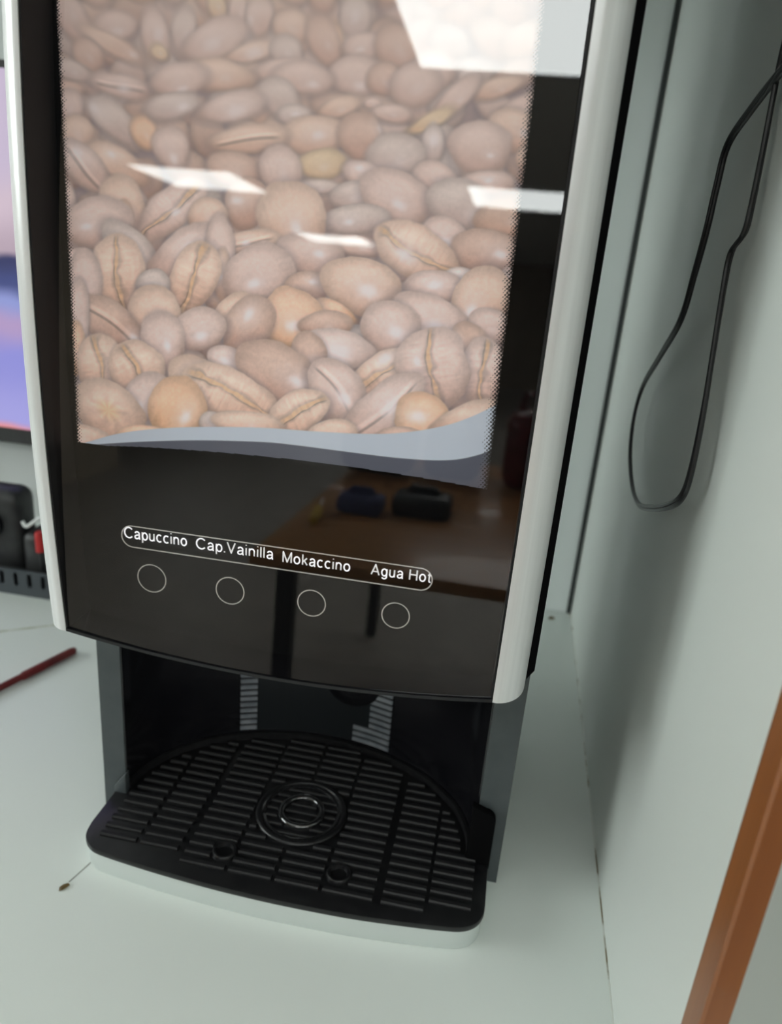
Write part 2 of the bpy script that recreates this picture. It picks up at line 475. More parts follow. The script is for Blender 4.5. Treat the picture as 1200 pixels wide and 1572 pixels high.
# right rail tip is cut round: small dark screw-free mark half way down
bm = bmesh.new(); add_lathe(bm, (0, 0, 0), [(0, .0004), (.0011, .0003), (.0012, -.0004), (0, -.0004)], 12)
o = obj_bm('scratch', bm, M_line, door)
p = on_y(826, 716, .4015); o.location = p; o.rotation_euler = (math.radians(90), 0, 0); o.scale = (.8, 1.6, 1)

# glass pane, leaning back a little inside the frame
TILT = math.tan(math.radians(2.9))
def gy(z): return .4004 + (z-(CAMZ-.272))*TILT
bm = bmesh.new()
nz, nx = 24, 24
def gl_layer(off):
    rows = []
    for j in range(nz+1):
        row = []
        for i in range(nx+1):
            u = i/nx
            z1 = GTOP-.0005
            x0 = LIN+(RIN-LIN)*u
            zb = zarc(x0)+.0023
            z = zb+(z1-zb)*j/nz
            x = lin_x(z)+.0013+(rin_x(z)-lin_x(z)-.0026)*u
            row.append(bm.verts.new((x, gy(z)+off, z)))
        rows.append(row)
    return rows
A = gl_layer(0); B = gl_layer(.0011)
for R_, fl in ((A, False), (B, True)):
    for j in range(nz):
        for i in range(nx):
            f = (R_[j][i], R_[j][i+1], R_[j+1][i+1], R_[j+1][i])
            bm.faces.new(f[::-1] if fl else f)
for j in range(nz):
    bm.faces.new((A[j][0], A[j+1][0], B[j+1][0], B[j][0])); bm.faces.new((A[j][nx], B[j][nx], B[j+1][nx], A[j+1][nx]))
for i in range(nx):
    bm.faces.new((A[0][i], B[0][i], B[0][i+1], A[0][i+1])); bm.faces.new((A[nz][i], A[nz][i+1], B[nz][i+1], B[nz][i]))
pane = obj_bm('glass_pane', bm, M_glass, door)

# ------------------------------------------------------------------ the printed bean picture
# cx, cy, half length, half width, angle, tone, crease(0/1/2), highlight x, y, size
BEANS = [
 (108,22,44,20,60,'p',0,0,0,0),(178,38,29,20,5,'p',0,181,48,9),(172,68,50,13,30,'t',0,205,84,7),(135,84,26,20,60,'b',0,0,0,0),
 (238,52,38,19,80,'p',0,243,52,10),(245,80,14,10,40,'y',0,0,0,0),(110,108,34,14,20,'g',0,0,0,0),(185,132,42,17,14,'p',2,190,136,9),
 (103,137,24,13,0,'b',0,0,0,0),(104,165,24,22,90,'p',0,0,0,0),(178,188,52,20,42,'g',0,143,165,8),(222,205,26,17,60,'o',0,0,0,0),
 (275,122,42,23,-12,'p',0,280,137,7),(262,163,38,19,-12,'g',0,281,164,9),(282,48,36,17,95,'g',0,0,0,0),(333,8,20,13,70,'y',0,0,0,0),
 (365,18,32,13,92,'p',0,0,0,0),(330,62,46,27,-24,'p',0,326,67,13),(398,25,30,19,92,'p',0,383,32,8),(385,80,38,13,-15,'t',0,390,82,12),
 (340,115,46,22,8,'t',0,0,0,0),(355,165,46,21,-12,'p',0,362,171,14),(446,40,26,24,30,'t',0,0,0,0),(440,80,24,20,60,'g',0,0,0,0),
 (437,108,42,18,-5,'p',0,0,0,0),(428,150,32,24,40,'g',0,450,176,7),(498,65,40,21,70,'b',0,0,0,0),(515,62,26,10,80,'o',0,0,0,0),
 (545,25,32,21,90,'g',0,545,25,10),(560,70,30,19,-10,'p',0,553,76,6),(545,115,38,27,0,'p',0,553,132,9),(590,122,24,24,40,'b',0,0,0,0),
 (465,120,42,23,5,'p',0,480,130,8),(520,165,31,15,-20,'t',0,0,0,0),(610,72,34,30,60,'b',0,0,0,0),(636,130,36,30,-30,'p',0,0,0,0),
 (572,159,13,8,0,'p',0,0,0,0),(600,174,28,13,8,'p',0,0,0,0),(452,176,24,15,0,'g',0,453,176,6),(483,208,46,28,-4,'t',0,488,208,9),
 (553,212,34,30,70,'b',0,584,198,7),(662,112,34,28,-40,'p',0,0,0,0),(720,116,16,12,0,'g',0,720,115,7),(765,134,38,14,-18,'t',0,0,0,0),
 (700,150,44,16,-45,'p',0,0,0,0),(660,186,36,10,-28,'y',0,0,0,0),(806,165,40,17,-22,'p',0,0,0,0),(788,198,36,29,20,'t',0,806,205,8),
 (735,228,42,37,10,'p',0,752,239,5),(664,220,27,16,95,'g',0,665,216,9),(607,240,40,32,-20,'g',0,0,0,0),(820,245,26,22,0,'t',0,0,0,0),
 (117,204,27,24,60,'t',0,0,0,0),(130,257,46,22,48,'p',2,119,233,9),(183,252,50,20,32,'t',0,171,237,6),(262,228,30,24,70,'p',0,267,244,8),
 (98,308,36,17,75,'p',0,0,0,0),(190,315,42,27,65,'t',0,0,0,0),(194,330,22,9,80,'o',0,0,0,0),(148,342,50,36,-6,'p',0,133,348,8),
 (262,322,56,27,-42,'p',1,270,325,7),(318,330,24,26,60,'t',0,0,0,0),(380,214,52,20,-6,'t',2,0,0,0),(430,262,37,28,72,'p',0,0,0,0),
 (359,262,38,24,20,'b',0,0,0,0),(380,312,32,34,0,'b',0,363,308,9),(450,338,54,44,75,'t',0,455,350,11),(492,252,34,20,-5,'y',0,0,0,0),
 (560,270,32,19,25,'p',0,552,258,7),(490,287,28,10,0,'g',0,0,0,0),(540,300,32,19,-10,'g',0,0,0,0),(545,337,46,21,-4,'g',0,536,341,7),(608,303,51,37,35,'p',0,612,314,10),
 (670,272,31,21,25,'p',0,0,0,0),(702,312,44,34,22,'g',0,733,333,8),(748,280,40,17,0,'p',0,750,277,6),(780,335,46,26,-5,'o2',0,0,0,0),
 (337,385,20,50,0,'p',0,0,0,0),(378,372,44,16,-8,'t',2,377,373,6),(283,388,54,29,-32,'p',0,290,378,8),(200,382,52,24,48,'g',0,0,0,0),
 (112,400,32,17,-5,'p',0,0,0,0),(130,432,22,44,0,'p',0,0,0,0),(182,420,53,35,82,'t',1,0,0,0),(234,436,22,21,0,'g',0,240,446,7),
 (340,420,13,34,0,'t',0,336,425,6),(297,427,52,31,112,'t',1,0,0,0),(396,420,50,38,-15,'p',0,390,436,11),(745,386,49,29,5,'b',0,768,391,10),
 (682,362,34,24,20,'p',0,685,370,8),(638,388,62,34,30,'t',1,622,392,14),(476,390,44,28,15,'p',0,490,390,8),(552,378,32,14,10,'p',0,0,0,0),
 (470,440,30,20,5,'b',0,480,433,6),(554,438,57,38,14,'t',0,564,447,15),(666,441,40,23,-4,'p',0,667,438,9),(706,424,20,11,0,'w',0,0,0,0),
 (738,462,52,38,112,'t',0,722,480,13),(779,455,14,40,5,'p',0,0,0,0),(118,490,16,54,3,'p',0,0,0,0),(238,482,42,34,60,'t',0,0,0,0),
 (172,497,51,26,38,'b',2,206,519,7),(250,524,42,28,80,'p',0,257,531,8),(358,480,32,21,-42,'t',0,0,0,0),(308,505,37,28,-12,'p',0,308,516,9),
 (380,502,42,31,-58,'b',0,382,482,10),(450,490,44,42,0,'o3',0,450,500,11),(514,478,32,13,26,'o3',0,0,0,0),(500,498,36,18,0,'b',0,0,0,0),
 (598,503,39,37,30,'p',0,608,511,12),(668,492,66,30,30,'p',0,668,502,14),(720,528,32,25,60,'b',0,695,527,9),(112,535,17,38,0,'o3',0,0,0,0),
 (153,562,44,28,84,'t',1,0,0,0),(208,566,39,36,60,'t',1,0,0,0),(304,578,42,24,20,'t',0,0,0,0),(345,553,26,19,28,'p',0,346,555,9),
 (475,545,24,30,0,'b',0,0,0,0),(515,536,52,26,6,'p',0,520,541,20),(752,502,30,26,0,'p',0,0,0,0),(742,570,46,33,94,'p',1,0,0,0),(425,572,62,38,34,'b',0,456,586,12),
 (588,572,48,26,-35,'t',1,590,551,11),(664,566,56,48,82,'p',1,640,555,6),(222,613,38,30,-42,'p',0,212,625,9),(166,630,50,37,38,'t',3,0,0,0),(272,626,40,38,-60,'o',0,285,640,10),
 (514,595,47,33,52,'p',2,528,612,12),(357,605,70,32,27,'t',1,0,0,0),(325,648,16,14,0,'g',0,0,0,0),(380,650,48,16,8,'t',0,0,0,0),
 (460,632,42,28,-25,'t',1,0,0,0),(588,628,68,30,-40,'p',2,600,625,14),(120,672,46,18,12,'t',0,0,0,0),(215,664,32,10,-5,'o3',0,0,0,0),(510,664,34,18,-5,'t',0,0,0,0),
 (610,668,30,12,-5,'b',0,0,0,0),(650,640,36,33,0,'o',0,641,640,12),(716,645,50,22,-20,'t',0,0,0,0),
]
TONES = {  # lit tone, lower warm tone (printed inks)
 'p': ((210,188,182), (188,156,146)), 't': ((216,190,176), (192,154,136)), 'o': ((222,184,156), (206,160,126)),
 'y': ((208,186,156), (202,170,136)), 'g': ((200,186,182), (178,155,150)), 'b': ((198,170,158), (176,138,124)),
 'o2': ((192,164,150), (186,144,124)), 'o3': ((222,188,166), (204,156,122)), 'w': ((218,206,204), (206,190,186)),
}
PRINT_GAIN = 1.42
ed_l = lambda py: 85 + (118-85)*py/684.0 - 3.0*(1-((py-340)/340.0)**2)*0
ed_r = lambda py: 838 + (748-838)*py/752.0
def curve_y(pts, x):
    return np.interp(x, [p[0] for p in pts], [p[1] for p in pts])
UP = catmull([(110,685),(140,677),(180,666),(230,659),(300,655.5),(400,656.5),(480,662),(560,666),(620,664),(680,654),(720,641),(765,620)], 6)
MID = catmull([(110,685),(200,679),(300,676),(400,678.5),(450,683),(520,692),(600,702),(660,706.5),(700,705.5),(730,699.5),(748,693),(765,682)], 6)
LOW = catmull([(110,684),(200,686),(270,690),(350,696),(450,706),(550,719),(650,734.5),(750,752.5),(765,755)], 6)

def vnoise(x, y, s, seed=0):
    xi = np.floor(x/s).astype(np.int64); yi = np.floor(y/s).astype(np.int64)
    fx = x/s-xi; fy = y/s-yi; fx = fx*fx*(3-2*fx); fy = fy*fy*(3-2*fy)
    def h(a, b):
        v = (a*374761393+b*668265263+seed*974634777) & 0x7fffffff
        v = ((v ^ (v >> 13))*1274126177) & 0x7fffffff
        return ((v ^ (v >> 16)) & 0xffff)/65535.0
    return (h(xi, yi)*(1-fx)+h(xi+1, yi)*fx)*(1-fy)+(h(xi, yi+1)*(1-fx)+h(xi+1, yi+1)*fx)*fy

def sstep(a, b, x):
    t = np.clip((x-a)/(b-a), 0, 1); return t*t*(3-2*t)

def paint(px, py):
    """ink colour of the printed picture (display values) at flat picture coordinates"""
    n = px.shape
    depth = np.clip((440-py)/440.0, 0, 1.3)
    img = np.empty(n+(3,))
    g0 = np.array([122,112,118.]); g1 = np.array([152,134,132.])
    img[:] = g0+(g1-g0)*np.clip(depth, 0, 1)[..., None]
    img += (vnoise(px, py, 17)-.5)[..., None]*np.array([22,16,14])
    rnd = random.Random(3)
    fill = []
    for j in range(14):                      # beans lying deeper in the heap
        for i in range(13):
            fill.append((85+i*58+(j % 2)*29+rnd.uniform(-10, 10), 15+j*50+rnd.uniform(-10, 10), rnd.uniform(34, 44), rnd.uniform(24, 30), rnd.uniform(-60, 90), rnd.choice('bbgtp'), -1, 0, 0, 0))
    beans = [(q[0], q[1], q[2]*1.17, q[3]*1.17)+tuple(q[4:]) for q in BEANS]
    for j in range(9):                       # picture goes on above
        for i in range(14):
            beans.append((90+i*58+rnd.uniform(-15, 15), -18-j*34+rnd.uniform(-8, 8), rnd.uniform(30, 45), rnd.uniform(18, 28), rnd.uniform(-60, 90), rnd.choice('ptgbp'), 0, 0, 0, 0))
    for k, (cx, cy, a, b, ang, tone, cr, hx, hy, hs) in enumerate(fill+sorted(beans, key=lambda q: q[1]+0.25*q[3])):
        R = max(a, b)*1.35+8
        idx = np.nonzero((abs(px-cx) < R) & (abs(py-cy) < R+6))
        if len(idx[0]) == 0: continue
        x = px[idx]; y = py[idx]; c = img[idx]
        dp = min(1.0, max(0.0, (440-cy)/440.0))
        th = math.radians(ang); ct, st = math.cos(th), math.sin(th)
        wob = 1+0.17*(vnoise(x+k*37, y, 34, k)-.5)+0.05*(vnoise(x, y+k*11, 11, k+5)-.5)
        def loc(dx, dy):
            u = ((x-cx-dx)*ct+(y-cy-dy)*st)/a; v = (-(x-cx-dx)*st+(y-cy-dy)*ct)/b
            return u, v
        # contact shadow on what lies below
        u, v = loc(0, 4)
        r = np.sqrt(u*u+v*v)
        sh = (1-sstep(0.92, 1.28, r))*(0.34-0.18*dp)
        c = c*(1-sh[..., None])+np.array([96,90,100.])*sh[..., None]*(1)+0
        u, v = loc(0, 0)
        # slightly egg-shaped
        v = v*(1+0.12*u*(1 if k % 2 else -1))
        r = np.sqrt(u*u+v*v)*wob
        soft = (1.6+5.0*dp)/min(a, b)
        al = 1-sstep(1-soft, 1+soft, r)
        top, bot = (np.array(q, float) for q in TONES[tone])
        hgt = (y-cy)/max(8, math.sqrt((a*st)**2+(b*ct)**2))      # -1 top .. 1 bottom
        t = sstep(-0.5, 0.95, hgt+0.25*(vnoise(x, y, 30, k+9)-.5))
        base = top*(1-t)[..., None]+bot*t[..., None]
        rim = sstep(0.62, 1.02, r)
        base = base*(1-(0.17*rim*(0.35+0.65*sstep(-.6, .8, hgt)))[..., None])
        base = base+(vnoise(x, y, 5, 2)-.5)[..., None]*np.array([9,8,8])*(1-dp*.8)
        base = base+(vnoise(x, y, 2.2, 3)-.5)[..., None]*np.array([8,8,8])*(1-dp)
        base = base+(1-sstep(0., .85, np.sqrt((u+.1)**2+(hgt+.45)**2)))[..., None]*np.array([10,10,10])
        wr = vnoise(u*a*.3+2*vnoise(x, y, 9, 2), v*b*.9, 4.0, k+20)-.5
        base = base+(wr*sstep(.3, .9, vnoise(x, y, 40, k)))[..., None]*np.array([13,12,12])*(1-.8*dp)
        if cr == 1:                          # open crease with pale chaff
            wv = 0.10*np.sin(u*2.6+k)+0.10*(vnoise(x, y, 11, k)-.5)
            sd = (v-wv)*b; dv_ = np.abs(sd)
            lim = 1-sstep(0.78, 1.0, np.abs(u))
            wg = 1.4+4.2*vnoise(x, y, 16, k+1)
            lobe = (1-sstep(.25, .8, np.abs(np.abs(v-wv)-.5)))
            base = base+lobe[..., None]*np.array([9,9,9])
            gro = (1-sstep(1.0, 3.0, dv_/wg))*lim
            base = base*(1-.17*gro[..., None])
            gold = (1-sstep(.35, 1.15, dv_/wg))*lim*(0.45+.55*vnoise(x, y, 5, 4))
            base = base*(1-.8*gold[..., None])+np.array([224,184,142.])*.8*gold[..., None]
            drk = (1-sstep(0.2, 1.6, np.abs(sd-wg)))*lim*sstep(.3, .75, vnoise(x, y, 19, 6))
            base = base*(1-.20*drk[..., None])
            streak = vnoise(u*a*1.1+40, v*b*.22, 4.0, k)-.5
            base = base+(streak*(1-sstep(.7, 1.0, r)))[..., None]*np.array([17,16,15])*(1-dp)
        elif cr == 2:                        # fold line
            dv_ = np.abs(v-0.12*np.sin(u*2.4+k)-.12)*b
            lim = 1-sstep(0.6, 0.9, np.abs(u))
            base = base*(1-.26*((1-sstep(0.6, 3.2+3*dp, dv_))*lim)[..., None])
            dv2 = np.abs(v-0.12*np.sin(u*2.4+k)+.08)*b
            base = base+((1-sstep(1, 5, dv2))*lim)[..., None]*np.array([20,20,20])
        elif cr == 3:                        # wrinkled star
            an = np.arctan2(v, u)
            rr = np.sin(an*7+3*vnoise(x, y, 12, 3))
            base = base+(rr*(1-sstep(.2, .9, r)))[..., None]*np.array([12,11,10])
            st_ = (1-sstep(.05, .4, np.sqrt(u*u*.6+v*v)))
            base = base*(1-.5*st_[..., None])+np.array([220,184,136.])*.5*st_[..., None]
        amp = 0.80-.22*dp
        if not hs and cr == 0:
            hx, hy, hs, amp = cx+.12*a, cy+.22*b, .30*b, .30
        if hs and cr >= 0:
            hs = hs*1.35
            ex = ((x-hx)*ct+(y-hy)*st)/(hs*1.35); ey = (-(x-hx)*st+(y-hy)*ct)/(hs*.9)
            hr = np.sqrt(ex*ex+ey*ey)*(1+.3*(vnoise(x, y, 7, k+3)-.5))
            hl = (0.62*(1-sstep(.1, 1.0, hr))+0.38*(1-sstep(.2, 2.6, hr)))*amp
            base = base*(1-hl[..., None])+np.array([228,222,228.])*hl[..., None]
        if cr == -1: base = base*.88
        base = base*(1+.10*(np.clip((r-.55)/.5, 0, 1)*-1)[..., None])
        hz = 0.50*dp
        base = base*(1-hz)+np.array([172,155,150.])*hz
        c = c*(1-al[..., None])+base*al[..., None]
        img[idx] = c
    img = img*.87+np.array([206,181,171.])*.13
    # swoosh bands
    yu, ym = curve_y(UP, px), curve_y(MID, px)
    s1 = sstep(-.8, .8, py-yu)[..., None]
    img = img*(1-s1)+np.array([175,182,194.])*s1
    s2 = sstep(-.8, .8, py-ym)[..., None]
    img = img*(1-s2)+np.array([82,84,95.])*s2
    # half-tone dots at the side edges
    for d, zone, per in ((px-ed_l(py), 10.0, 5.2), (ed_r(py)-px, 17.0, 6.2)):
        gx = (px+py)/per; gyy = (px-py)/per
        dot = np.sqrt((gx-np.round(gx))**2+(gyy-np.round(gyy))**2)
        rad = 0.62*(1-np.clip(d/zone, 0, 1))
        k = (1-sstep(-.06, .06, dot-rad))*(d < zone)
        img = img*(1-k[..., None])+np.array([14,14,15.])*k[..., None]
    return np.clip(img, 0, 255)

def project(P):
    d = P-CAM
    xc = d@_r; yc = d@_d; zc = d@_f
    return CX+F*xc/zc, CY+F*yc/zc

step = .00046
gx0 = on_y(80, 0, YPRINT)[0]-.006; gx1 = on_y(842, 0, YPRINT)[0]+.006
gz0 = on_y(748, 756, YPRINT)[2]-.002; gz1 = CAMZ+.30*YPRINT
GX = np.arange(gx0, gx1, step); GZ = np.arange(gz0, gz1, step)
XX, ZZ = np.meshgrid(GX, GZ)
PXY = np.stack([XX, np.full_like(XX, YPRINT), ZZ], -1)
px, py = project(PXY)
inside = (px > ed_l(py)) & (px < ed_r(py)) & (py < curve_y(LOW, px))
colr = lin(paint(px, py))*PRINT_GAIN
ny_, nx_ = XX.shape
keep = inside[:-1, :-1] & inside[1:, :-1] & inside[:-1, 1:] & inside[1:, 1:]
jj, ii = np.nonzero(keep)
vid = np.arange(ny_*nx_).reshape(ny_, nx_)
quads = np.stack([vid[jj, ii], vid[jj, ii+1], vid[jj+1, ii+1], vid[jj+1, ii]], -1)
used = np.unique(quads); remap = np.full(ny_*nx_, -1); remap[used] = np.arange(len(used))
quads = remap[quads]
me = bpy.data.meshes.new('bean_picture')
me.vertices.add(len(used)); me.vertices.foreach_set('co', PXY.reshape(-1, 3)[used].ravel())
me.loops.add(quads.size); me.loops.foreach_set('vertex_index', quads.ravel().astype(np.int32))
me.polygons.add(len(quads)); me.polygons.foreach_set('loop_start', np.arange(0, quads.size, 4, dtype=np.int32))
me.update(calc_edges=True)
att = me.color_attributes.new('ink', 'FLOAT_COLOR', 'POINT')
cc = np.ones((len(used), 4)); cc[:, :3] = colr.reshape(-1, 3)[used]
att.data.foreach_set('color', cc.ravel())
M_print = mat('printed_beans', (0.5, 0.4, 0.35), 0.6, spec=0.2)
an = M_print.node_tree.nodes.new('ShaderNodeAttribute'); an.attribute_name = 'ink'
M_print.node_tree.links.new(an.outputs['Color'], M_print.node_tree.nodes['Principled BSDF'].inputs['Base Color'])
M_print.node_tree.links.new(an.outputs['Color'], M_print.node_tree.nodes['Principled BSDF'].inputs['Emission Color'])
M_print.node_tree.nodes['Principled BSDF'].inputs['Emission Strength'].default_value = BACKLIT
me.materials.append(M_print)
pic = bpy.data.objects.new('bean_picture', me); COL.objects.link(pic); pic.parent = door
pic['label'] = 'printed picture of roasted coffee beans with a grey swoosh below'

# ------------------------------------------------------------------ lettering, buttons
YT = YPRINT-.0006
def arc_pts(cx, cy, rx, ry, a0, a1, n=14):
    return [(cx+rx*math.cos(math.radians(a)), cy+ry*math.sin(math.radians(a))) for a in np.linspace(a0, a1, n)]
GLYPH = {
 'C': (.80, [arc_pts(.44, .5, .40, .46, 42, 318, 22)]),
 'a': (.55, [arc_pts(.28, .48, .19, .20, 165, 0, 10)+[(.47, .12), (.49, .05), (.55, .045)],
             [(.47, .41), (.36, .385), (.22, .36), (.10, .29), (.065, .19), (.11, .085), (.22, .045), (.33, .07), (.43, .15), (.47, .25)]]),
 'p': (.56, [[(.08, .69), (.08, -.24)], arc_pts(.31, .35, .22, .31, 0, 360, 22)]),
 'u': (.54, [[(.07, .69), (.07, .26)]+arc_pts(.26, .24, .19, .19, 180, 360, 10)+[(.46, .30)], [(.46, .69), (.46, .04)]]),
 'c': (.52, [arc_pts(.29, .36, .235, .31, 48, 312, 18)]),
 'i': (.14, [[(.07, .04), (.07, .69)], [(.07, .90), (.07, .98)]]),
 'n': (.54, [[(.07, .04), (.07, .69)], [(.07, .44)]+arc_pts(.27, .45, .195, .215, 170, 0, 10)+[(.465, .04)]]),
 'o': (.58, [arc_pts(.29, .36, .235, .31, 0, 360, 22)]),
 '.': (.14, [[(.07, .00), (.07, .12)]]),
 'V': (.70, [[(.03, .97), (.35, .05), (.67, .97)]]),
 'l': (.13, [[(.065, .04), (.065, .97)]]),
 'M': (.84, [[(.07, .04), (.07, .96), (.42, .08), (.77, .96), (.77, .04)]]),
 'k': (.49, [[(.07, .04), (.07, .97)], [(.44, .67), (.07, .28)], [(.20, .42), (.46, .05)]]),
 'A': (.74, [[(.03, .04), (.37, .96), (.71, .04)], [(.15, .34), (.59, .34)]]),
 'g': (.56, [arc_pts(.28, .36, .22, .31, 0, 360, 22), [(.49, .69), (.49, -.02)]+arc_pts(.28, -.03, .21, .18, 0, -150, 10)]),
 'H': (.74, [[(.07, .04), (.07, .96)], [(.67, .04), (.67, .96)], [(.07, .52), (.67, .52)]]),
 't': (.32, [[(.15, .90), (.15, .14), (.19, .06), (.30, .05)], [(.02, .66), (.30, .66)]]),
 ' ': (.24, []),
}
def text_mesh(name, s, p0, p1, cap_px, m_, parent, wd=.125, gap=.13):
    """lettering drawn as strokes; runs from picture point p0 to p1 along its base line on the flat front"""
    a = on_y(*p0, YT); b = on_y(*p1, YT)
    total = sum(GLYPH[c][0]+gap for c in s)-gap
    sx = (b[0]-a[0])/total; sz = on_y(p0[0], p0[1]-cap_px, YT)[2]-a[2]
    V = []; Fc = []
    def put(x, z): V.append((a[0]+x*sx, YT, a[2]+(b[2]-a[2])*x/total+z*sz)); return len(V)-1
    asp = sx/sz; x0 = 0.0
    for c in s:
        adv, strokes = GLYPH[c]
        for st in strokes:
            for (q0, q1) in zip(st[:-1], st[1:]):
                dx, dz = (q1[0]-q0[0])*asp, q1[1]-q0[1]; L = math.hypot(dx, dz) or 1
                nx, nz_ = -dz/L*wd/2/asp, dx/L*wd/2
                Fc.append((put(x0+q0[0]-nx, q0[1]-nz_), put(x0+q1[0]-nx, q1[1]-nz_), put(x0+q1[0]+nx, q1[1]+nz_), put(x0+q0[0]+nx, q0[1]+nz_)))
            for q in st[1:-1]:
                Fc.append([put(x0+q[0]+wd/2/asp*math.cos(t), q[1]+wd/2*math.sin(t)) for t in np.linspace(0, 2*math.pi, 8, endpoint=False)])
        x0 += adv+gap
    return obj_from(name, V, Fc, m_, parent)
text_mesh('caption', 'Capuccino', (191, 825), (287, 839), 17, M_white, door)
text_mesh('caption', 'Cap.Vainilla', (301, 842), (419, 859), 17, M_white, door)
text_mesh('caption', 'Mokaccino', (433, 863), (537, 878), 17, M_white, door)
text_mesh('caption', 'Agua Hot', (569, 882), (661, 895), 17, M_white, door)

def outline_loop(name, pts, wd, m_, parent):
    """flat closed line of width wd in the front plane"""
    n = len(pts); V = []; Fc = []
    P = np.array(pts)
    for i in range(n):
        t = P[(i+1) % n]-P[i-1]; t = t/np.linalg.norm(t); nn = np.array([-t[1], t[0]])*wd/2
        V += [(P[i][0]-nn[0], YT, P[i][1]-nn[1]), (P[i][0]+nn[0], YT, P[i][1]+nn[1])]
    for i in range(n):
        j = (i+1) % n; Fc.append((2*i, 2*j, 2*j+1, 2*i+1))
    return obj_from(name, V, Fc, m_, parent)
c0 = on_y(203, 824, YT); c1 = on_y(645, 889, YT)
r_ = (on_y(203, 808, YT)[2]-on_y(203, 840, YT)[2])/2
zc_ = (c0[2]+c1[2])/2
pl = [(c0[0]+r_*math.cos(a), zc_+r_*math.sin(a)) for a in np.linspace(math.pi/2, 1.5*math.pi, 17)]
pl += [(c1[0]+r_*math.cos(a), zc_+r_*math.sin(a)) for a in np.linspace(-math.pi/2, math.pi/2, 17)]
outline_loop('caption_frame', pl, .0008, M_line, door)
for (bx, by) in ((233, 888), (353, 907), (478, 926), (607, 945)):
    c = on_y(bx, by, YT); rb = (on_y(bx+22, by, YT)[0]-on_y(bx-22, by, YT)[0])/2*.97
    bm = bmesh.new()
    vsb = [bm.verts.new((c[0]+rb*.93*math.cos(a), YT-.0002, c[2]+rb*.93*math.sin(a))) for a in np.linspace(0, 2*math.pi, 40, endpoint=False)]
    vsc = [bm.verts.new((v.co.x, YT+.0004, v.co.z)) for v in vsb]
    bm.faces.new(vsb); bm.faces.new(vsc[::-1])
    for i in range(40): bm.faces.new((vsb[i], vsb[(i+1) % 40], vsc[(i+1) % 40], vsc[i]))
    btn = obj_bm('button', bm, M_black, door)
    outline_loop('button_ring', [(c[0]+rb*math.cos(a), c[2]+rb*math.sin(a)) for a in np.linspace(0, 2*math.pi, 48, endpoint=False)], .0007, M_line, btn).parent = door

# ------------------------------------------------------------------ drip tray
TZ = ZC+.0215
front = [(-.2688, .4552), (-.2688, .415), (-.2672, .4055), (-.2640, .3995), (-.2585, .3945), (-.2500, .3912), (-.2250, .3878), (-.1968, .3850), (-.1600, .3824), (-.1236, .3812),
         (-.0900, .3813), (-.0551, .3825), (-.0154, .3860), (.0060, .3886), (.0150, .3905), (.0215, .3940), (.0262, .3992), (.0288, .4065), (.0292, .415), (.0292, .4552)]
fr_s = catmull(front[1:-1], 4)
fr_s = [front[0]]+[tuple(p) for p in fr_s]+[front[-1]]
inner = [(ECX+(EA-.0018)*math.cos(a), ECY+(EB-.0018)*math.sin(a)) for a in np.linspace(0, math.pi, NZ)]
inner = [p for p in inner if p[1] > .4555]
outline = fr_s+inner
cxm, cym = -.12, .43
inset = [(x+(.0012 if x < cxm else -.0012), y+(.0012 if y < .42 else 0)) for x, y in fr_s]
tray = prism('drip_tray', outline, TZ-.0045, TZ, M_tray, cm, bevel=.0008)
tray['label'] = 'black slotted drip tray with pale silver front'
prism('tray_front', inset, ZC, TZ-.0045, M_base, tray, bevel=.0006, smooth=True)
# slats
bm = bmesh.new()
hw, hh = .00225, .0024
pr = [(-hw, 0), (-hw, hh*.55), (-hw*.6, hh), (hw*.6, hh), (hw, hh*.55), (hw, 0)]
for a, b in ((-.5, .5),):
    va = [bm.verts.new((a, p[0], p[1])) for p in pr]; vb = [bm.verts.new((b, p[0], p[1])) for p in pr]
    for i in range(6): bm.faces.new((va[i], va[(i+1) % 6], vb[(i+1) % 6], vb[i]))
    bm.faces.new(va[::-1]); bm.faces.new(vb)
bmesh.ops.recalc_face_normals(bm, faces=bm.faces)
slat_me = bpy.data.meshes.new('slat'); bm.to_mesh(slat_me); bm.free(); slat_me.materials.append(M_slat)
colsx = [(-.2560, -.2275), (-.2240, -.1953), (-.1895, -.1560), (-.1530, -.1215), (-.1185, -.0870), (-.0840, -.0485), (-.0423, -.0127), (-.0100, .0195)]
RC = (-.1190, .4655)
holes = [(-.1616, .4119), (-.0760, .4123)]
nsl = 0
for (x0, x1) in colsx:
    for j in range(18):
        y = .3978+.00885*j
        if y > .551: continue
        # curved front: outer columns start a row later
        lim0, lim1 = x0, x1
        if y > .4560:
            k = 1-((y-ECY)/(EB-.006))**2
            if k <= 0: continue
            hx = (EA-.009)*math.sqrt(k); lim0 = max(lim0, ECX-hx); lim1 = min(lim1, ECX+hx)
        fy = np.interp((x0+x1)/2, [-.25, -.19, -.12, -.05, .01], [.405, .3955, .3905, .3925, .404])
        if y < fy: continue
        segs = [(lim0, lim1)]
        for (hx_, hy_, hr) in ((RC[0], RC[1], .0372), (holes[0][0], holes[0][1], .0102), (holes[1][0], holes[1][1], .0102)):
            dy = abs(y-hy_)
            if dy < hr:
                e = math.sqrt(hr*hr-dy*dy); ns = []
                for s0, s1 in segs:
                    if s1 <= hx_-e or s0 >= hx_+e: ns.append((s0, s1)); continue
                    if s0 < hx_-e: ns.append((s0, hx_-e))
                    if s1 > hx_+e: ns.append((hx_+e, s1))
                segs = ns
        for s0, s1 in segs:
            if s1-s0 < .0035: continue
            o = bpy.data.objects.new('slat', slat_me); COL.objects.link(o); o.parent = tray
            o.location = ((s0+s1)/2, y, TZ); o.scale = (s1-s0, 1, 1); nsl += 1
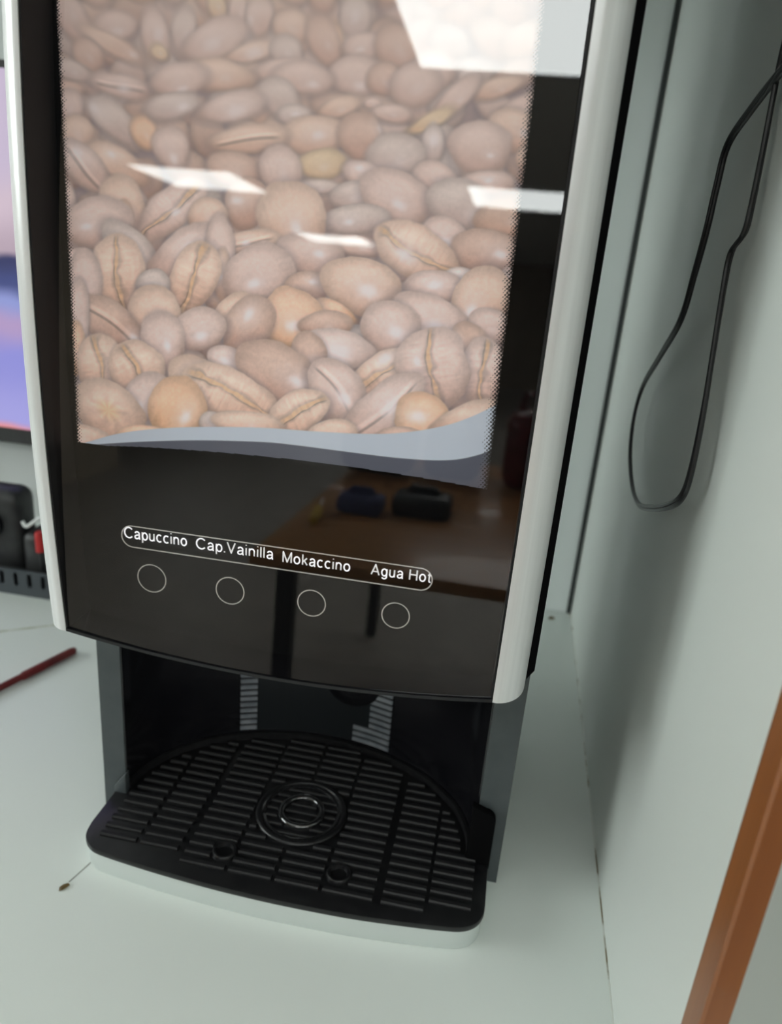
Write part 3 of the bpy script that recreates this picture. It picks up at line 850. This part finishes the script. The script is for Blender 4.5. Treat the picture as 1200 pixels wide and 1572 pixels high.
# short slats inside the ring
for j in range(-3, 4):
    y = RC[1]+j*.0078
    for lo, hi in ((.0190, .0295), (0, .0128)):
        dy = abs(y-RC[1])
        if dy >= hi-.001: continue
        e1 = math.sqrt(hi*hi-dy*dy); e0 = math.sqrt(lo*lo-dy*dy) if dy < lo else 0
        segs = [(-e1, e1)] if e0 == 0 else [(-e1, -e0), (e0, e1)]
        for s0, s1 in segs:
            if s1-s0 < .003: continue
            o = bpy.data.objects.new('slat', slat_me); COL.objects.link(o); o.parent = tray
            o.location = (RC[0]+(s0+s1)/2, y, TZ); o.scale = (s1-s0, .8, .6)
bm = bmesh.new(); add_torus(bm, (RC[0], RC[1], TZ+.0008), .0335, .0026, 64, 12, .9)
obj_bm('outer_ring', bm, M_tray, tray, True)
bm = bmesh.new(); add_torus(bm, (RC[0], RC[1], TZ+.001), .0160, .0026, 56, 12, 1.0)
obj_bm('inner_ring', bm, M_ring, tray, True)
bm = bmesh.new(); add_lathe(bm, (RC[0], RC[1], TZ), [(.0275, .0001), (.0280, .0016), (.0300, .0024), (.0312, .0020), (.0312, .0001)], 56)
obj_bm('cup_ring', bm, M_ring, tray, True)
for (hx, hy) in holes:
    bm = bmesh.new(); add_lathe(bm, (hx, hy, TZ), [(0, .0003), (.0058, .0004), (.0066, .0030), (.0082, .0034), (.0092, .0018), (.0094, .0001)], 28)
    obj_bm('drain_hole', bm, M_tray, tray, True)
# side lugs in front of the pillars
def lug(x0, x1, h, r):
    pts = [(x0, ZC+.018), (x1, ZC+.018), (x1, ZC+h-r)]+[(x1-r+r*math.cos(a), ZC+h-r+r*math.sin(a)) for a in np.linspace(0.2, math.pi/2, 6)]+[(x0, ZC+h+.004)]
    prism('lug', pts, .4495, .4558, M_black, tray, axis='y', bevel=.0006)
lug(.0120, .0298, .068, .008)
pts = [(-.2690, ZC+.018), (-.2590, ZC+.018), (-.2590, ZC+.040), (-.2640, ZC+.034), (-.2690, ZC+.027)]
prism('lug', pts, .4495, .4558, M_shell, tray, axis='y', bevel=.0005)

# ------------------------------------------------------------------ power cord looped on the divider
def cord_pts(off):
    pix = [(1262, 40, .004), (1200, 108, .005), (1155, 165, .006), (1117, 222, .008), (1100, 285, .009), (1085, 350, .010), (1066, 420, .010), (1045, 490, .010), (1014, 545, .010), (987, 592, .010),
           (973, 640, .011), (967, 695, .011), (970, 745, .011), (980, 774, .011), (1000, 780, .012), (1028, 776, .012), (1048, 760, .012), (1062, 718, .012), (1078, 640, .011), (1093, 550, .010),
           (1110, 445, .009), (1122, 388, .008), (1142, 358, .007), (1153, 318, .006), (1172, 225, .005), (1194, 110, .004), (1215, 20, .004), (1235, -80, .004)]
    return [on_x(x+off*0, y, XW-d) for x, y, d in pix]
path = [Vector(p) for p in catmull(cord_pts(0), 6)]
bm = bmesh.new()
for s in (-1, 1):
    q = []
    for i, p in enumerate(path):
        t = (path[min(i+1, len(path)-1)]-path[max(i-1, 0)]).normalized()
        nrm = t.cross(Vector((1, 0, 0)))
        nrm = nrm.normalized() if nrm.length > 1e-4 else Vector((0, 1, 0))
        tw = 0.75*math.sin(i*0.06)
        nn = nrm*math.cos(tw)+Vector((1, 0, 0))*math.sin(tw)*.6
        q.append(p+nn*s*.0013)
    add_tube(bm, q, .00150, 8)
o = obj_bm('power_cord', bm, M_cord, None, True)
tag(o, 'thin black twin power cord hanging in a loop on the white divider', 'cord')

# ------------------------------------------------------------------ things on the worktop
pen = empty('pen'); tag(pen, 'dark red pen lying on the worktop left of the machine', 'pen')
a = np.array(on_z(-75, 1094, ZC+.0045)); b = np.array(on_z(42, 1042, ZC+.0045)); c = np.array(on_z(116, 997, ZC+.0045))
b = a+(c-a)*np.dot(b-a, c-a)/np.dot(c-a, c-a)
bm = bmesh.new()
def lerp(p, q, t): return p+(q-p)*t
add_tube(bm, [a, lerp(a, b, .05), b], [.0030, .0036, .0036], 14)
obj_bm('barrel', bm, M_red, pen, True)
bm = bmesh.new()
add_tube(bm, [b, lerp(b, c, .02), lerp(b, c, .9), lerp(b, c, .97), c], [.0038, .0044, .0042, .0036, .0022], 14)
obj_bm('cap', bm, M_red, pen, True)
bm = bmesh.new()
tdir = (c-b)/np.linalg.norm(c-b); sd = np.array([tdir[1], -tdir[0], 0])
add_tube(bm, [lerp(b, c, -.05)+sd*.0052, lerp(b, c, .4)+sd*.0052, lerp(b, c, .93)+sd*.0048], [.0010, .0012, .0014], 8)
obj_bm('clip', bm, M_red, pen, True)

# crumbs
M_crumb = noise_col(mat('brown_crumb', (0.12, 0.08, 0.03), 0.6), (0.08, 0.05, 0.02), (0.2, 0.14, 0.05), 300)
def crumb(x, y, L, Wd, ang, label):
    p = on_z(x, y, ZC)
    bm = bmesh.new()
    prof = [(-.5, .05), (-.3, .45), (.1, .5), (.5, .3)]
    rings = []
    for u, wv in prof:
        rings.append([bm.verts.new((u*L, wv*Wd*math.cos(k*math.pi/3), max(0, .5*wv*Wd*(1+math.sin(k*math.pi/3))))) for k in range(6)])
    for r1, r2 in zip(rings[:-1], rings[1:]):
        for k in range(6): bm.faces.new((r1[k], r1[(k+1) % 6], r2[(k+1) % 6], r2[k]))
    bm.faces.new(rings[0]); bm.faces.new(rings[-1])
    o = obj_bm('crumb', bm, M_crumb, None, True); o.location = (p[0], p[1], ZC+.0001); o.rotation_euler.z = math.radians(ang)
    tag(o, label, 'crumb')
crumb(98, 1363, .0075, .0042, 62, 'small brown pointed crumb on the worktop near the tray corner')
crumb(846, 950, .008, .006, 20, 'dark brown speck on the worktop in the back corner')

# desk organiser
YO = .757
org = empty('desk_organiser'); tag(org, 'low slate grey desk organiser tray with slots, behind the red pen', 'organiser')
ox1 = on_y(76, 918, YO)[0]; ox0 = ox1-.26
H_ = .034
bm = bmesh.new()
sl_w = on_y(35, 880, YO)[0]-on_y(15, 875, YO)[0]
# front wall with slot openings cut as separate posts
sx = [on_y(6, 880, YO)[0]+i*sl_w*1.06-.0170*9 for i in range(0, 12)]
add_box(bm, ox0, ox1, YO, YO+.003, ZC, ZC+.013)
prev = ox0
for x in sx:
    if x < ox0+.005 or x+.007 > ox1-.002: continue
    add_box(bm, prev, x, YO, YO+.003, ZC+.013, ZC+.030); prev = x+.0062
add_box(bm, prev, ox1, YO, YO+.003, ZC+.013, ZC+.030)
add_box(bm, ox0, ox1, YO, YO+.003, ZC+.030, ZC+H_)
add_box(bm, ox0, ox0+.003, YO+.003, YO+.12, ZC, ZC+H_)
add_box(bm, ox1-.003, ox1, YO+.003, YO+.12, ZC, ZC+H_)
add_box(bm, ox0, ox1, YO+.117, YO+.12, ZC, ZC+H_)
add_box(bm, ox0+.003, ox1-.003, YO+.003, YO+.117, ZC, ZC+.003)
obj_bm('tray_shell', bm, M_org, org)
box('inner_wall', ox0+.003, ox1-.003, YO+.008, YO+.011, ZC+.003, ZC+.032, M_dark, org)

# dark rounded device standing in the organiser
dev = empty('webcam'); tag(dev, 'dark grey rounded plastic device standing in the desk organiser', 'device')
pc = on_y(8, 790, YO+.03)
bm = bmesh.new(); add_box(bm, pc[0]-.045, pc[0]+.027, YO+.016, YO+.060, ZC+.0035, ZC+.128, .016, 4)
obj_bm('housing', bm, M_dark, dev, True)
bm = bmesh.new()
rot = [(0, -.004), (.016, -.004), (.019, -.001), (.019, .006), (0, .006)]
add_lathe(bm, (0, 0, 0), rot, 28)
bmesh.ops.rotate(bm, verts=bm.verts, cent=(0, 0, 0), matrix=Matrix.Rotation(math.radians(90), 3, 'X'))
bmesh.ops.translate(bm, verts=bm.verts, vec=(pc[0]-.012, YO+.015, ZC+.085))
obj_bm('lens', bm, M_gloss, dev, True)
# black pouch in front right, with white lead and red cap
bm = bmesh.new(); add_box(bm, pc[0]+.029, ox1-.0045, YO+.014, YO+.07, ZC+.0035, ZC+.078, .010, 3)
bm.verts.ensure_lookup_table()
o = obj_bm('pouch', bm, M_dark, None, True); tag(o, 'black soft pouch in the desk organiser beside the rounded device', 'pouch')
bm = bmesh.new()
pr_ = on_y(57, 832, YO+.008); 
add_tube(bm, [(pr_[0], YO+.0125, ZC+.0135), (pr_[0], YO+.0125, ZC+.085)], [.0016, .0016], 12)
lt = empty('marker'); tag(lt, 'small marker with a bright red cap standing in the organiser', 'marker')
obj_bm('barrel', bm, M_dark, lt, True)
bm = bmesh.new(); z_ = pr_[2]
add_tube(bm, [(pr_[0]+.002, YO+.0105, z_-.013), (pr_[0]+.002, YO+.0105, z_+.010), (pr_[0]+.002, YO+.0105, z_+.013)], [.0055, .0055, .004], 16)
M_redb = mat('bright_red_cap', (0.5, 0.02, 0.02), 0.4)
obj_bm('cap', bm, M_redb, lt, True)
bm = bmesh.new()
pp = [on_y(x, y, YO+.012) for x, y in ((34, 800), (40, 808), (48, 804), (58, 797), (66, 795), (74, 800))]
add_tube(bm, catmull(pp, 5), .0022, 8)
M_lead = mat('white_lead', (0.75, 0.78, 0.76), 0.4)
o = obj_bm('white_cable', bm, M_lead, None, True); tag(o, 'short white cable curling over the black pouch', 'cable')

# monitor
YM = .86
mo = empty('monitor'); tag(mo, 'monitor with a lilac and navy screen at the left edge', 'monitor')
mx1 = -.55; mx0 = mx1-.54
mzb = on_y(20, 680, YM)[2]; mzs = on_y(20, 658, YM)[2]
box('back_shell', mx0, mx1, YM+.004, YM+.035, mzb, mzb+.44, M_dark, mo, .004)
bm = bmesh.new()
add_box(bm, mx0, mx1, YM, YM+.004, mzb, mzs); add_box(bm, mx0, mx1, YM, YM+.004, mzb+.432, mzb+.44)
add_box(bm, mx0, mx0+.008, YM, YM+.004, mzs, mzb+.432); add_box(bm, mx1-.008, mx1, YM, YM+.004, mzs, mzb+.432)
obj_bm('bezel', bm, M_dark, mo)
M_scr = bpy.data.materials.new('screen_picture'); M_scr.use_nodes = True
nt = M_scr.node_tree; b_ = nt.nodes['Principled BSDF']
tc = nt.nodes.new('ShaderNodeTexCoord'); mp = nt.nodes.new('ShaderNodeMapping')
nz1 = nt.nodes.new('ShaderNodeTexNoise'); nz1.inputs['Scale'].default_value = 9.0; nz1.inputs['Detail'].default_value = 2
sep = nt.nodes.new('ShaderNodeSeparateXYZ'); ad = nt.nodes.new('ShaderNodeMath'); ad.operation = 'MULTIPLY_ADD'
ad.inputs[1].default_value = 0.05
nt.links.new(tc.outputs['Object'], nz1.inputs['Vector']); nt.links.new(tc.outputs['Object'], sep.inputs[0])
nt.links.new(nz1.outputs['Fac'], ad.inputs[0]); nt.links.new(sep.outputs['Z'], ad.inputs[2])
mr = nt.nodes.new('ShaderNodeMapRange'); mr.inputs['From Min'].default_value = mzs+.02; mr.inputs['From Max'].default_value = mzs+.345
nt.links.new(ad.outputs[0], mr.inputs['Value'])
rp = nt.nodes.new('ShaderNodeValToRGB'); rp.color_ramp.interpolation = 'EASE'
els = [(0.0, (235, 150, 150)), (0.035, (168, 165, 232)), (0.30, (150, 150, 225)), (0.42, (185, 160, 205)), (0.50, (150, 160, 220)), (0.56, (70, 80, 135)), (0.64, (55, 60, 105)), (0.68, (190, 170, 185)), (0.85, (215, 195, 210)), (1.0, (205, 190, 215))]
while len(rp.color_ramp.elements) > 1: rp.color_ramp.elements.remove(rp.color_ramp.elements[-1])
rp.color_ramp.elements[0].position = 0; rp.color_ramp.elements[0].color = (*lin(els[0][1]), 1)
for p_, c_ in els[1:]:
    e = rp.color_ramp.elements.new(p_); e.color = (*lin(c_), 1)
nt.links.new(mr.outputs[0], rp.inputs[0])
b_.inputs['Base Color'].default_value = (0.01, 0.01, 0.01, 1); b_.inputs['Roughness'].default_value = 0.3
nt.links.new(rp.outputs[0], b_.inputs['Emission Color']); b_.inputs['Emission Strength'].default_value = 0.9
box('screen', mx0+.008, mx1-.008, YM+.002, YM+.0045, mzs, mzb+.432, M_scr, mo)
bm = bmesh.new()
add_box(bm, (mx0+mx1)/2-.02, (mx0+mx1)/2+.02, YM+.0355, YM+.050, ZC+.01, mzb+.1)
obj_bm('stand', bm, M_dark, mo)
bm = bmesh.new(); add_box(bm, (mx0+mx1)/2-.11, (mx0+mx1)/2+.11, YM+.020, YM+.078, ZC, ZC+.010, .003)
obj_bm('stand_base', bm, M_dark, mo, True)

# ------------------------------------------------------------------ the room behind, seen only as reflections in the glass
def table(x0, x1, y0, y1, h, label, m_):
    t = empty('table'); tag(t, label, 'table')
    box('table_top', x0, x1, y0, y1, h-.03, h, m_, t, .003)
    for x in (x0+.05, x1-.09):
        for y in (y0+.05, y1-.09):
            box('leg', x, x+.04, y, y+.04, 0, h-.03, M_dark, t)
table(-.51, .9, -2.1, -.66, .75, 'orange brown wooden table mirrored dimly in the black glass', M_desk)
def cabinet(x0, x1, y0, y1, h, label, m_):
    t = empty('cabinet'); tag(t, label, 'cabinet')
    box('body', x0, x1, y0, y1, .05, h, m_, t, .003)
    box('plinth', x0+.02, x1-.02, y0+.02, y1-.02, 0, .05, M_dark, t)
    xm = (x0+x1)/2
    for a, b in ((x0+.01, xm-.004), (xm+.004, x1-.01)):
        d_ = box('cabinet_door', a, b, y1, y1+.018, .06, h-.02, m_, t, .002)
    for x in (xm-.05, xm+.035):
        box('handle', x, x+.012, y1+.018, y1+.04, h*.5-.08, h*.5+.08, M_silver, t)
cabinet(-4.4, -3.2, -7.0, -6.5, 1.4, 'tall dark cabinet mirrored dimly at the left of the glass', M_dark)
def bag(x, y, z, sx_, sy_, sz_, m_, name, label):
    bm = bmesh.new(); add_box(bm, x-sx_/2, x+sx_/2, y-sy_/2, y+sy_/2, z, z+sz_, min(sx_, sy_, sz_)*.3, 4)
    t = empty(name); tag(t, label, 'bag')
    obj_bm('pouch', bm, m_, t, True)
    bm = bmesh.new()
    add_tube(bm, [(x-sx_*.25, y, z+sz_*.97), (x-sx_*.2, y, z+sz_*1.2), (x+sx_*.2, y, z+sz_*1.2), (x+sx_*.25, y, z+sz_*.97)], .012, 8)
    obj_bm('handle', bm, m_, t, True)
bag(-.42, -1.72, .75, .26, .22, .20, M_dark, 'tool_bag', 'black tool bag on the wooden table, mirrored in the glass')
bag(-.17, -1.78, .75, .20, .22, .17, M_org, 'tool_bag', 'slate grey bag on the wooden table, mirrored in the glass')
bag(.08, -1.75, .75, .16, .2, .26, M_red, 'tool_bag', 'dark red bag at the far end of the wooden table, mirrored in the glass')
M_yel = mat('yellow_plastic', (0.65, 0.42, 0.03), 0.4)
M_blu = mat('blue_cloth', (0.05, 0.06, 0.16), 0.7)
sd_ = empty('screwdriver'); tag(sd_, 'screwdriver with a yellow handle on the wooden table, mirrored in the glass', 'screwdriver')
bm = bmesh.new(); add_tube(bm, [(-.44, -.92, .763), (-.445, -.96, .765), (-.455, -1.03, .765), (-.457, -1.05, .763)], [.009, .013, .013, .008], 12)
obj_bm('handle', bm, M_yel, sd_, True)
bm = bmesh.new(); add_tube(bm, [(-.457, -1.05, .763), (-.475, -1.16, .763)], [.003, .003], 8)
obj_bm('shaft', bm, M_silver, sd_, True)
bag(-.36, -1.12, .75, .12, .10, .05, M_blu, 'zip_pouch', 'small navy pouch on the wooden table, mirrored in the glass')
bag(-.20, -1.18, .75, .16, .12, .06, M_dark, 'zip_pouch', 'small black pouch on the wooden table, mirrored in the glass')
